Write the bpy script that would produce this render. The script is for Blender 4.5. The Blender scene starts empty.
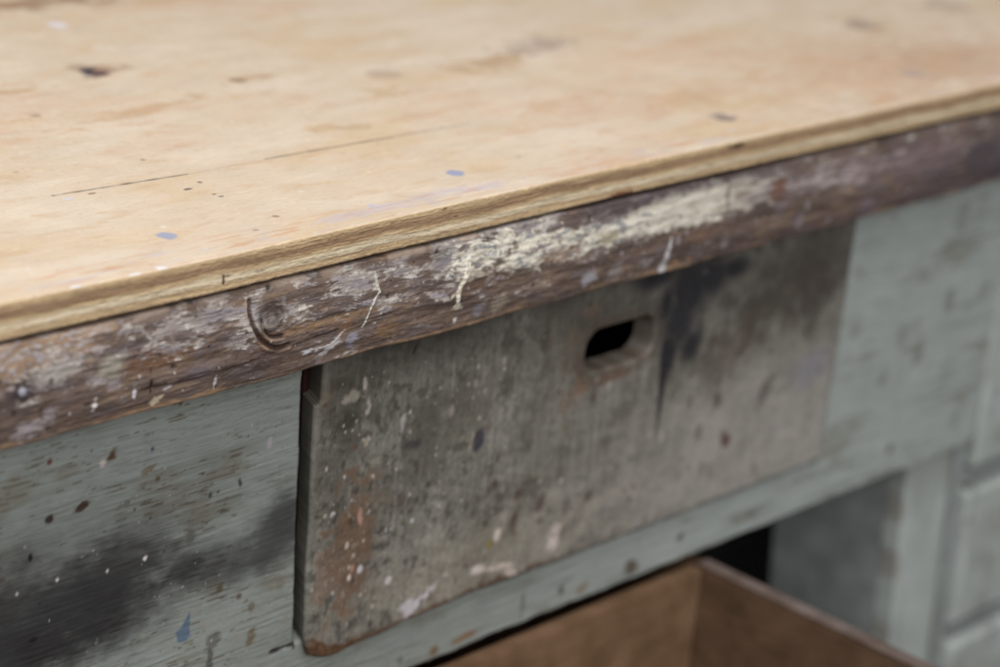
import bpy, math
import numpy as np

S = bpy.context.scene
COL = S.collection

# ------------------------------------------------------------------ camera calibration
# bench axes: +X runs along the front to the right, +Y into the bench, +Z up; metres.
CAM = np.array([-0.8199690, -0.8432751, 0.3971834])
ROT = np.array([[0.6903475, 0.1927801, -0.6973207],
                [-0.7174483, 0.3065985, -0.6255121],
                [0.0932112, 0.9321121, 0.3499693]])      # columns: camera right, up, back
FPX = 2400.0


def on_y(u, v, y):
    d = ROT @ np.array([u - 500.0, 333.5 - v, -FPX])
    t = (y - CAM[1]) / d[1]
    p = CAM + t * d
    return p[0], p[2]


def on_z(u, v, z):
    d = ROT @ np.array([u - 500.0, 333.5 - v, -FPX])
    t = (z - CAM[2]) / d[2]
    p = CAM + t * d
    return p[0], p[1]


# ------------------------------------------------------------------ noise
def gnoise(x, y, seed):
    rng = np.random.RandomState(seed)
    a = rng.rand(256, 256) * 2 * np.pi
    gx, gy = np.cos(a), np.sin(a)
    x = x + rng.rand() * 97; y = y + rng.rand() * 83
    xi = np.floor(x).astype(np.int64); yi = np.floor(y).astype(np.int64)
    fx = x - xi; fy = y - yi
    u = fx * fx * fx * (fx * (fx * 6 - 15) + 10); w = fy * fy * fy * (fy * (fy * 6 - 15) + 10)
    x0 = xi & 255; x1 = (xi + 1) & 255; y0 = yi & 255; y1 = (yi + 1) & 255

    def g(a_, b_, dx, dy):
        return gx[a_, b_] * dx + gy[a_, b_] * dy
    n0 = g(x0, y0, fx, fy) * (1 - u) + g(x1, y0, fx - 1, fy) * u
    n1 = g(x0, y1, fx, fy - 1) * (1 - u) + g(x1, y1, fx - 1, fy - 1) * u
    return n0 * (1 - w) + n1 * w


def fb(x, y, sx, sy, oct=4, seed=1, rough=0.55):
    """fractal noise, zero mean, roughly unit variance; sx, sy = feature size in metres"""
    r = np.zeros(np.shape(x)); a = 1.0; t = 0.0; f = 1.0
    for o in range(oct):
        r = r + a * gnoise(np.asarray(x) / sx * f, np.asarray(y) / sy * f, seed * 31 + o)
        t += a * a; a *= rough; f *= 2.03
    return r / (math.sqrt(t) * 0.26)


def sm(a, b, v):
    t = np.clip((v - a) / (b - a), 0, 1)
    return t * t * (3 - 2 * t)


def lin(c):
    c = np.asarray(c, float) / 255.0
    return np.where(c <= 0.04045, c / 12.92, ((c + 0.055) / 1.055) ** 2.4)


def mix(col, rgb, m):
    return col + (lin(rgb)[None, :] - col) * np.clip(m, 0, 1)[:, None]


def ell(x, z, c, rx, rz, ang=0.0):
    """normalised distance to an ellipse centre (1 on its rim); radii in mm"""
    dx = x - c[0]; dz = z - c[1]
    ca, sa = math.cos(ang), math.sin(ang)
    return np.sqrt(((dx * ca + dz * sa) / (rx * .001)) ** 2 + ((-dx * sa + dz * ca) / (rz * .001)) ** 2)


def pline(x, z, pts):
    """distance in metres to a polyline, and the running parameter 0..1 along it"""
    best = np.full(np.shape(x), 1e9); tp = np.zeros(np.shape(x)); n = len(pts) - 1
    for i in range(n):
        a = np.array(pts[i]); b = np.array(pts[i + 1]); ab = b - a
        t = np.clip(((x - a[0]) * ab[0] + (z - a[1]) * ab[1]) / (ab @ ab), 0, 1)
        d = np.hypot(x - a[0] - t * ab[0], z - a[1] - t * ab[1])
        k = d < best
        best = np.where(k, d, best); tp = np.where(k, (i + t) / n, tp)
    return best, tp


def spl(pts, n=6):
    """smooth curve through points (Catmull-Rom)"""
    p = [np.array(q, float) for q in pts]; p = [2 * p[0] - p[1]] + p + [2 * p[-1] - p[-2]]; out = []
    for i in range(1, len(p) - 2):
        for k in range(n):
            t = k / n
            out.append(.5 * (2 * p[i] + (p[i + 1] - p[i - 1]) * t + (2 * p[i - 1] - 5 * p[i] + 4 * p[i + 1] - p[i + 2]) * t * t + (3 * p[i] - p[i - 1] - 3 * p[i + 1] + p[i + 2]) * t ** 3))
    out.append(p[-2])
    return out


def specks(x, z, box, n, rmin, rmax, seed, stretch=1.0):
    """scattered paint specks inside box (x0, x1, z0, z1): returns mask"""
    rng = np.random.RandomState(seed); m = np.zeros(np.shape(x))
    for _ in range(n):
        cx = rng.uniform(box[0], box[1]); cz = rng.uniform(box[2], box[3])
        r = (rmin + (rmax - rmin) * rng.rand() ** 3) * .001
        k = np.where((np.abs(x - cx) < r * 3) & (np.abs(z - cz) < r * 3 * stretch))[0]
        if len(k):
            d = np.hypot((x[k] - cx), (z[k] - cz) / stretch) / r
            m[k] = np.maximum(m[k], 1 - sm(.6, 1.25, d))
    return m


# ------------------------------------------------------------------ mesh helpers
def mk(name, V, F, mat, parent=None, colour=None, flat=None):
    me = bpy.data.meshes.new(name)
    V = np.asarray(V, np.float32); F = np.asarray(F, np.int32)
    me.vertices.add(len(V)); me.vertices.foreach_set('co', V.ravel())
    me.loops.add(F.size); me.loops.foreach_set('vertex_index', F.ravel())
    me.polygons.add(len(F))
    me.polygons.foreach_set('loop_start', np.arange(0, F.size, 4, dtype=np.int32))
    me.update(calc_edges=True)
    if flat is not None:
        me.attributes.new('sharp_face', 'BOOLEAN', 'FACE').data.foreach_set('value', np.asarray(flat, bool))
    if colour is not None:
        c4 = np.ones((len(V), 4), np.float32); c4[:, :3] = colour
        me.attributes.new('wear', 'FLOAT_COLOR', 'POINT').data.foreach_set('color', c4.ravel())
    me.validate()
    me.materials.append(mat)
    o = bpy.data.objects.new(name, me); COL.objects.link(o)
    if parent: o.parent = parent
    return o


def steps(x0, x1, fn):
    r = [x0]
    while r[-1] < x1: r.append(r[-1] + fn(r[-1]))
    r[-1] = x1
    return np.array(r)


def shear(x, z, k):
    return x + k * (-.297 - z)


def board(name, sdf, xs, zs, yf, thick, bevel, mat, parent, disp=None, col=None, lean=0.0, undercut=0.0):
    """a board in the XZ plane, front face at y = yf, cut out by sdf (negative inside)"""
    X, Z = np.meshgrid(xs, zs, indexing='ij')
    h = .5 * (np.gradient(xs)[:, None] * np.ones_like(Z) + np.gradient(zs)[None, :] * np.ones_like(X))
    e = 1e-5
    D = sdf(X, Z)
    gx = (sdf(X + e, Z) - sdf(X - e, Z)) / (2 * e); gz = (sdf(X, Z + e) - sdf(X, Z - e)) / (2 * e)
    Dc = .25 * (D[1:, 1:] + D[:-1, 1:] + D[1:, :-1] + D[:-1, :-1])
    keep = Dc < 0
    # vertices touching a removed and a kept cell slide on to the outline
    kp = np.pad(keep, 1, constant_values=False)
    cnt = kp[1:, 1:].astype(int) + kp[:-1, 1:] + kp[1:, :-1] + kp[:-1, :-1]
    edge = (cnt > 0) & (cnt < 4)
    inner = edge & (np.abs(D) < 1.2 * h)
    g2 = np.maximum(gx * gx + gz * gz, .25)
    mv = np.where(inner, D / g2, 0)
    X = X - gx * mv; Z = Z - gz * mv
    D = np.where(inner, 0, D)
    t = np.clip(-D, 0, bevel)
    Yf = yf + bevel - np.sqrt(np.maximum(bevel ** 2 - (bevel - t) ** 2, 0))
    x = X.ravel(); z = Z.ravel()
    if disp is not None: Yf = Yf + disp(x, z).reshape(X.shape) * np.clip(-D / .002, 0, 1)
    n = X.size
    idx = np.arange(n).reshape(X.shape)
    xl = shear(x, z, lean)
    Vf = np.stack([xl, Yf.ravel(), z], 1); Vb = np.stack([xl + undercut * np.clip(1 - (x - xs[0] - .015) / .03, 0, 1), np.full(n, yf + thick), z], 1)
    a = idx[:-1, :-1][keep]; b = idx[1:, :-1][keep]; c = idx[1:, 1:][keep]; d = idx[:-1, 1:][keep]
    F = [np.stack([a, b, c, d], 1), np.stack([a, d, c, b], 1) + n]
    walls = []
    K = kp
    for (di, dj, p, q) in ((-1, 0, 'd', 'a'), (1, 0, 'b', 'c'), (0, -1, 'a', 'b'), (0, 1, 'c', 'd')):
        nb = K[1 + di:K.shape[0] - 1 + di, 1 + dj:K.shape[1] - 1 + dj]
        w = keep & ~nb
        cc = {'a': idx[:-1, :-1], 'b': idx[1:, :-1], 'c': idx[1:, 1:], 'd': idx[:-1, 1:]}
        P = cc[p][w]; Q = cc[q][w]
        walls.append(np.stack([Q, P, P + n, Q + n], 1))
    W = np.concatenate(walls)
    F = np.concatenate(F + [W])
    V = np.concatenate([Vf, Vb])
    flat = np.zeros(len(F), bool); flat[len(F) - len(W):] = True
    used = np.zeros(len(V), bool); used[F.ravel()] = True
    re = np.cumsum(used) - 1
    F = re[F]; V = V[used]
    C = None
    if col is not None:
        cc = col(x, z); C = np.concatenate([cc, cc])[used]
    return mk(name, V, F, mat, parent, C, flat)


def sweep(name, xs, prof, mat, parent, fn):
    """sweep a closed (y, z) profile along X; fn(x, y, z) -> displaced y, z and a colour"""
    prof = np.array(prof); m = len(prof); n = len(xs)
    X = np.repeat(xs, m); Y = np.tile(prof[:, 0], n); Z = np.tile(prof[:, 1], n)
    Y2, Z2, C = fn(X, Y, Z)
    i = np.arange(n - 1)[:, None] * m; j = np.arange(m)[None, :]; j2 = (j + 1) % m
    F = np.stack([(i + j).ravel(), (i + m + j).ravel(), (i + m + j2).ravel(), (i + j2).ravel()], 1)
    o = mk(name, np.stack([X, Y2, Z2], 1), F, mat, parent, C)
    import bmesh
    bm = bmesh.new(); bm.from_mesh(o.data); bm.verts.ensure_lookup_table()
    for k in (0, n - 1):
        vs = [bm.verts[k * m + q] for q in range(m)]
        bm.faces.new(vs if k else vs[::-1])
    bmesh.ops.recalc_face_normals(bm, faces=bm.faces)
    bm.to_mesh(o.data); bm.free()
    return o


def box(name, lo, hi, mat, parent, bev=.0015, lean=0.0, label=None):
    import bmesh
    bm = bmesh.new()
    r = bmesh.ops.create_cube(bm, size=1)
    for v in bm.verts:
        v.co = [lo[k] + (v.co[k] + .5) * (hi[k] - lo[k]) for k in range(3)]
    bmesh.ops.bevel(bm, geom=list(bm.edges), offset=bev, segments=2, affect='EDGES')
    for v in bm.verts: v.co.x = shear(v.co.x, v.co.z, lean)
    me = bpy.data.meshes.new(name); bm.to_mesh(me); bm.free()
    me.materials.append(mat)
    o = bpy.data.objects.new(name, me); COL.objects.link(o)
    if parent: o.parent = parent
    if label: o['label'] = label
    return o


# ------------------------------------------------------------------ materials
def material(name, base=None, rough=.6, bump=.25, grain=(1, 1, 1), gscale=900, var=.12, spec=.35, blotch=None, fine=.1):
    """painted / bare wood: the wear colour of the piece (or a base colour), broken up by grain noise"""
    m = bpy.data.materials.new(name); m.use_nodes = True
    nt = m.node_tree; N = nt.nodes; L = nt.links
    b = N['Principled BSDF']
    tc = N.new('ShaderNodeTexCoord')
    mp = N.new('ShaderNodeMapping'); mp.inputs['Scale'].default_value = grain
    L.new(tc.outputs['Object'], mp.inputs['Vector'])
    n1 = N.new('ShaderNodeTexNoise'); n1.inputs['Scale'].default_value = gscale; n1.inputs['Detail'].default_value = 5
    n1.inputs['Roughness'].default_value = .6
    L.new(mp.outputs[0], n1.inputs['Vector'])
    n2 = N.new('ShaderNodeTexNoise'); n2.inputs['Scale'].default_value = 38; n2.inputs['Detail'].default_value = 6
    L.new(tc.outputs['Object'], n2.inputs['Vector'])
    if base is None:
        at = N.new('ShaderNodeAttribute'); at.attribute_name = 'wear'; src = at.outputs['Color']
    else:
        rg = N.new('ShaderNodeValToRGB')
        c1 = lin(base); c2 = lin(blotch if blotch else [c * .8 for c in base])
        rg.color_ramp.elements[0].position = .35; rg.color_ramp.elements[1].position = .65
        rg.color_ramp.elements[0].color = (*c2, 1); rg.color_ramp.elements[1].color = (*c1, 1)
        L.new(n2.outputs['Fac'], rg.inputs['Fac']); src = rg.outputs['Color']
    mr = N.new('ShaderNodeMapRange'); mr.inputs['From Min'].default_value = .3; mr.inputs['From Max'].default_value = .7
    mr.inputs['To Min'].default_value = 1 - var; mr.inputs['To Max'].default_value = 1 + var
    L.new(n1.outputs['Fac'], mr.inputs['Value'])
    mr2 = N.new('ShaderNodeMapRange'); mr2.inputs['From Min'].default_value = .3; mr2.inputs['From Max'].default_value = .7
    mr2.inputs['To Min'].default_value = 1 - var * .6; mr2.inputs['To Max'].default_value = 1 + var * .6
    L.new(n2.outputs['Fac'], mr2.inputs['Value'])
    mu = N.new('ShaderNodeMath'); mu.operation = 'MULTIPLY'
    L.new(mr.outputs[0], mu.inputs[0]); L.new(mr2.outputs[0], mu.inputs[1])
    vm = N.new('ShaderNodeVectorMath'); vm.operation = 'SCALE'
    L.new(src, vm.inputs[0]); L.new(mu.outputs[0], vm.inputs['Scale'])
    L.new(vm.outputs[0], b.inputs['Base Color'])
    rr = N.new('ShaderNodeMapRange'); rr.inputs['From Min'].default_value = .3; rr.inputs['From Max'].default_value = .7
    rr.inputs['To Min'].default_value = rough - .12; rr.inputs['To Max'].default_value = min(1, rough + .12)
    L.new(n2.outputs['Fac'], rr.inputs['Value']); L.new(rr.outputs[0], b.inputs['Roughness'])
    b.inputs['Specular IOR Level'].default_value = spec
    bp = N.new('ShaderNodeBump'); bp.inputs['Strength'].default_value = bump; bp.inputs['Distance'].default_value = .0006
    L.new(n1.outputs['Fac'], bp.inputs['Height']); L.new(bp.outputs[0], b.inputs['Normal'])
    return m


M_top = material('bare_plywood', rough=.62, bump=.10, grain=(.25, 1, 1), gscale=420, var=.035, spec=.3)
M_rail = material('worn_brown_wood', rough=.52, bump=.22, grain=(.3, 1, 1), gscale=900, var=.09, spec=.4)
M_green = material('aged_green_paint', rough=.55, bump=.35, grain=(.07, 1, 1), gscale=620, var=.09, spec=.4)
M_drawer = material('grimy_grey_paint', rough=.6, bump=.25, grain=(.8, 1, .45), gscale=700, var=.14, spec=.35)
M_far = material('pale_green_paint', base=(160, 166, 165), blotch=(146, 150, 148), rough=.55, bump=.2, grain=(1, 1, .1), gscale=400, var=.07)
M_box = material('shaded_brown_board', base=(100, 78, 60), blotch=(88, 68, 52), rough=.55, bump=.2, grain=(.2, .2, 1), gscale=300, var=.15)  # open drawer's brown with the shade on its sides put into the colour
M_back = material('lit_brown_board', base=(132, 104, 80), blotch=(118, 92, 70), rough=.55, bump=.2, grain=(.1, 1, 1), gscale=300, var=.12)  # lighter copy of the same brown, light on the back board painted in
M_rim = material('greyish_worn_edge', base=(118, 104, 98), blotch=(96, 80, 72), rough=.6, bump=.2, gscale=300, var=.15)
M_dark = material('dark_red_wood', base=(74, 44, 36), blotch=(58, 34, 28), rough=.8, bump=.2, gscale=200, var=.15)
M_steel = material('dull_nail_steel', base=(165, 165, 175), blotch=(130, 130, 138), rough=.4, bump=.1, gscale=900, var=.1)
M_floor = material('concrete_floor', base=(108, 104, 98), blotch=(90, 86, 82), rough=.8, bump=.3, gscale=120, var=.12)

# ------------------------------------------------------------------ the bench
bench = bpy.data.objects.new('workbench', None); COL.objects.link(bench)
bench.location = (.35, .38, -.86)
bench['label'] = 'old green painted workbench with bare plywood top, worn brown front rail and grimy drawer'
bench['category'] = 'workbench'
BX0, BX1, BY1 = -.55, 1.22, .78
FL = -.86


def wob(x):
    return .0016 * np.interp(x, [-.22, -.09, .03, .22, .35, .61], [.3, -1.2, -.4, .8, .3, 0])


# --- plywood top
def top_marks(x, y):
    col = np.repeat(lin((220, 201, 178))[None, :], len(x), 0)
    n1 = fb(x, y, .12, .04, 5, 11); n2 = fb(x, y, .04, .014, 5, 12); n3 = fb(x, y, .3, .2, 3, 13)
    gr = fb(x, y + .006 * fb(x, y, .12, .1, 2, 3), .05, .0026, 4, 14)
    col = mix(col, (214, 184, 142), .45 * sm(0, 1.8, n1))
    col = mix(col, (229, 213, 194), .6 * sm(.1, 1.6, -n1))
    col = mix(col, (205, 168, 124), .28 * sm(.5, 1.9, n2))
    col = mix(col, (214, 176, 150), .4 * sm(.2, 1.8, n3 + .4 * n2))
    col = mix(col, (196, 160, 116), .11 * sm(.2, 1.6, gr))
    col = mix(col, (240, 230, 214), .08 * sm(.4, 1.8, -gr))
    fg = fb(x, y, .0035, .0012, 3, 25)
    col = mix(col, (176, 138, 98), .30 * sm(1.0, 2.4, fg)); col = mix(col, (242, 232, 218), .22 * sm(1.0, 2.2, -fg))
    sp = fb(x, y, .012, .0045, 4, 15)
    col = mix(col, (196, 158, 112), .33 * sm(1.2, 2.3, sp) * sm(-.6, .8, n2))
    col = mix(col, (238, 228, 212), .3 * sm(1.2, 2.2, -sp))
    # band of warm streaks and faint bluish smears just behind the front edge
    e = np.exp(-((y - .014) / .012) ** 2)
    st = fb(x, y - .05 * (x % .1) * 0, .035, .004, 4, 16)
    col = mix(col, (206, 152, 112), .7 * e * sm(.3, 1.6, st))
    col = mix(col, (200, 190, 196), .6 * e * sm(.5, 1.7, fb(x, y, .03, .006, 3, 17)))
    # shallow brown smears and stains, at their own places
    for (u, v, rx, ry, a, c, k) in (
            (93, 73, 11, 11, 1.1, (58, 52, 66), 1), (106, 69, 16, 9, .2, (150, 112, 92), .6), (76, 66, 9, 7, .2, (150, 122, 100), .5),
            (237, 81, 6, 6, 0, (110, 88, 76), .8), (250, 79, 20, 4, .1, (186, 150, 116), .6),
            (490, 63, 34, 14, .1, (178, 142, 100), .6), (540, 45, 40, 16, .1, (150, 128, 122), .5), (378, 75, 16, 12, .2, (168, 148, 132), .5),
            (382, 92, 14, 10, .2, (196, 164, 118), .5), (320, 128, 14, 7, 0, (200, 164, 116), .5), (352, 127, 12, 6, 0, (190, 154, 112), .5),
            (145, 110, 60, 7, .15, (190, 150, 104), .45), (700, 205 - 110, 50, 16, .1, (200, 160, 122), .4), (560, 105, 44, 10, .1, (204, 164, 124), .4),
            (723, 117, 8, 8, 0, (132, 116, 116), .9), (866, 25, 14, 18, 0, (138, 122, 114), .7), (947, 6, 20, 20, 0, (160, 140, 130), .5),
            (915, 74, 12, 14, 0, (160, 158, 172), .8), (860, 60, 110, 80, 0, (202, 164, 128), .35), (5, 92, 16, 9, 0, (188, 148, 100), .5),
            (30, 3, 90, 16, 0, (150, 112, 76), .75), (150, 0, 60, 9, 0, (186, 152, 110), .4), (640, 60, 70, 40, 0, (222, 190, 160), .35),
            (800, 90, 90, 40, 0, (208, 172, 136), .35), (950, 60, 80, 60, .1, (188, 154, 126), .4), (36, 116, 3, 3, 0, (150, 128, 112), .6)):
        c0 = on_z(u, v, .0085)
        w = .35 * fb(x, y, .02, .01, 3, int(u) + 7)
        col = mix(col, c, k * (1 - sm(.45, 1.25, ell(x, y, c0, rx, ry, a) + w)))
    # pencil scratches
    for (p, q, wd, k) in (((53, 195), (187, 174), .00035, .85), ((187, 174), (262, 160), .00025, .25), ((265, 159), (392, 137), .0004, .75),
                          ((392, 137), (470, 123), .0004, .45), ((98, 86), (20, 98), .0007, .12)):
        d, t = pline(x, y, [on_z(*p, .0085), on_z(*q, .0085)])
        d = d + .00012 * fb(x, y, .01, .01, 2, 5)
        col = mix(col, (74, 68, 72), k * (1 - sm(wd * .8, wd * 3.2, d)) * sm(-2.6, -.6, fb(x, y, .02, .02, 3, 19)))
    # paint drops: pale blue, white, tiny dark pits
    for (u, v, rx, ry, c, k) in ((167, 236, 5.2, 5.6, (160, 166, 190), .9), (455, 173, 5.6, 5.6, (150, 158, 190), .9), (57, 25, 7, 7, (228, 226, 236), .9),
                                 (68, 198, 3, 2, (214, 210, 224), .8), (372, 206, 2.5, 3, (190, 190, 220), .7), (80, 289, 3.4, 3, (232, 232, 236), .95),
                                 (139, 276, 4.2, 3, (232, 230, 234), .95), (167, 271, 3.6, 6, (234, 232, 236), .95), (101, 47, 8, 4, (232, 218, 206), .7),
                                 (188, 189, 3, 1.4, (84, 76, 80), .9), (200, 182, 1.6, 1.4, (96, 84, 80), .9), (214, 194, 1.4, 1, (90, 80, 80), .8), (221, 196, 1.8, 1, (90, 80, 80), .8),
                                 (92, 193, 2.6, 1.5, (140, 106, 76), .8), (276, 216, 2, 2, (150, 120, 96), .7), (256, 230, 2, 1.5, (150, 120, 100), .6), (143, 160, 2, 1.3, (130, 110, 95), .7)):
        c0 = on_z(u, v, .0085)
        col = mix(col, c, k * (1 - sm(.8, 1.1, ell(x, y, c0, rx, ry) + .07 * fb(x, y, .004, .004, 3, int(u)))))
    d, t = pline(x, y, [on_z(330, 221, .0085), on_z(400, 205, .0085), on_z(440, 193, .0085), on_z(500, 186, .0085)])
    col = mix(col, (196, 188, 202), .45 * (1 - sm(.001, .008, d + .0022 * fb(x, y, .01, .005, 3, 77))))
    m = specks(x, y, (-.2, .5, .0, .35), 70, .5, 1.5, 21)
    col = mix(col, (128, 108, 92), .45 * m)
    m = specks(x, y, (-.2, .4, .0, .3), 60, .6, 2.2, 22)
    col = mix(col, (238, 230, 222), .5 * m)
    return col


def ply_edge(x, z):
    """colour and roughness of the sawn plywood edge"""
    wv = .0006 * fb(x, z * 0, .09, 1, 3, 31) + .0002 * fb(x, z, .012, .004, 3, 32)
    t = (.0085 - z + wv) / .0185
    cols = [(214, 187, 149), (202, 173, 134), (150, 120, 95), (170, 140, 108), (205, 178, 139), (226, 211, 184), (195, 166, 128), (209, 183, 145)]
    ps = [0, .15, .28, .42, .52, .66, .82, 1.0]
    L3 = np.stack([np.interp(t, ps, [lin(c)[k] for c in cols]) for k in range(3)], 1)
    f1 = fb(x, z, .03, .0012, 4, 33); f2 = fb(x, z, .004, .0008, 4, 34); f3 = fb(x, z, .05, .006, 3, 35)
    c = L3 * (1 + .075 * np.clip(f1, -2, 2) + .06 * np.clip(f2, -2, 2) + .06 * f3)[:, None]
    c = mix(c, (128, 92, 62), .6 * sm(1.4, 2.6, f1 + .5 * f2) * (t > .1))
    for tt_, k_ in ((.16, .7), (.40, .75), (.585, .45), (.78, .65)):
        c = mix(c, (116, 86, 62), k_ * np.exp(-((t - tt_ + .008 * f3) / .020) ** 2) * sm(-1.2, .6, f1))
    c = mix(c, (226, 210, 176), .75 * sm(.2, 1.2, fb(x, z, .03, .003, 3, 36)) * np.exp(-((t - .66) / .14) ** 2))
    c = mix(c, (96, 70, 50), .55 * sm(1.3, 2.0, fb(x, z, .010, .0007, 4, 39)) * (t > .14))
    c = mix(c, (222, 200, 160), .4 * sm(.9, 1.8, -f1))
    # saw burn, slot, knot holes
    for (u, v, rx, rz, cc, k) in ((626, 196, 11, 2.6, (122, 78, 54), .9), (740, 147, 8, 1.6, (70, 52, 38), .95), (28, 277 + 8, 1.2, 2, (90, 66, 44), .7),
                                  (223, 280, 1.0, 2.6, (60, 42, 30), .95), (227, 276, 2.2, .8, (80, 58, 40), .6), (760, 165, 6, 1.4, (112, 84, 56), .6), (446, 210, 2, 1, (120, 84, 60), .7)):
        c = mix(c, cc, k * (1 - sm(.7, 1.2, ell(x, z, on_y(u, v, .001), rx, rz) + .2 * f2)))
    h = .00008 * f2 + .00009 * f1 * (t > .12)
    h = h - .00035 * np.exp(-((t - .27) / .05) ** 2) * sm(-.5, 1, fb(x, z * 0, .06, 1, 2, 37)) + .0001 * np.exp(-((t - .6) / .12) ** 2) * fb(x, z, .02, .003, 3, 38)
    return np.clip(c, 0, 1), h


xs_fine = steps(BX0, BX1, lambda x: .0004 if -.235 < x < .2 else (.0016 if x < -.235 else min(.0022, .0004 + (x - .2) * .0035)))
ys = steps(.0008, BY1, lambda y: .0005 + max(0, y - .07) * .012)
prof = [(y, .0085) for y in ys[::-1]]
R1 = .0012
prof += [(.0004, .0084), (.0001, .0081)]
prof += [(0, z) for z in np.arange(.0077, -.0095, -.0004)]
prof += [(.0006, -.0100), (.03, -.0100), (.3, -.0100), (BY1, -.0100)]


def top_fn(X, Y, Z):
    front = Y < .00065
    on_top = (Z > .0083)
    C = np.zeros((len(X), 3))
    C[on_top] = top_marks(X[on_top], Y[on_top])
    ne = ~on_top
    ce, h = ply_edge(X[ne], Z[ne])
    C[ne] = ce
    Y2 = Y.copy(); Z2 = Z.copy()
    hh = np.zeros(len(X)); hh[ne] = h
    Y2 += np.where(Y < .03, (.0026 + wob(X)) * (1 - np.clip((Y - .002) / .028, 0, 1)), 0)
    Y2 -= np.where(front, hh, 0)
    # the top arris is nibbled, the underside is ragged
    nib = fb(X, X * 0, .006, 1, 4, 41) + .6 * fb(X, X * 0, .05, 1, 2, 42)
    Z2 += np.where(front & (Z > .0070), -.00018 * np.clip(nib, 0, 2.5), 0)
    Z2 += np.where(front & (Z < -.0090), .00009 * nib, 0)
    Z2 += np.where(on_top, .0002 * fb(X, Y, .2, .15, 2, 43) * np.clip(Y / .01, 0, 1), 0)
    # blend of the veneer colour over the arris
    return Y2, Z2, C


sweep('plywood_top', xs_fine, prof, M_top, bench, top_fn)


# --- brown front rail
def crack_paths():
    Y0 = 0.0
    P = lambda *a: [on_y(u, v, Y0) for u, v in a]
    return [
        (P((86, 405), (120, 397), (152, 388), (200, 378), (250, 361), (300, 343), (350, 325), (400, 310)), .0005, (52, 36, 30), .8, .0005),
        (P((152, 369), (152, 382), (151, 394)), .0004, (40, 28, 26), .9, .0004),
        (P((195, 318), (230, 312), (300, 292), (360, 278)), .0003, (70, 52, 46), .6, .0003),
        (P((470, 305), (560, 283), (640, 262)), .0004, (70, 48, 36), .5, .0003),
        (P((60, 379), (110, 366), (150, 352), (196, 340)), .0003, (60, 44, 38), .6, .0003),
        (P((620, 275), (700, 254), (780, 234)), .0005, (72, 50, 38), .5, .0003),
    ]


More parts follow.
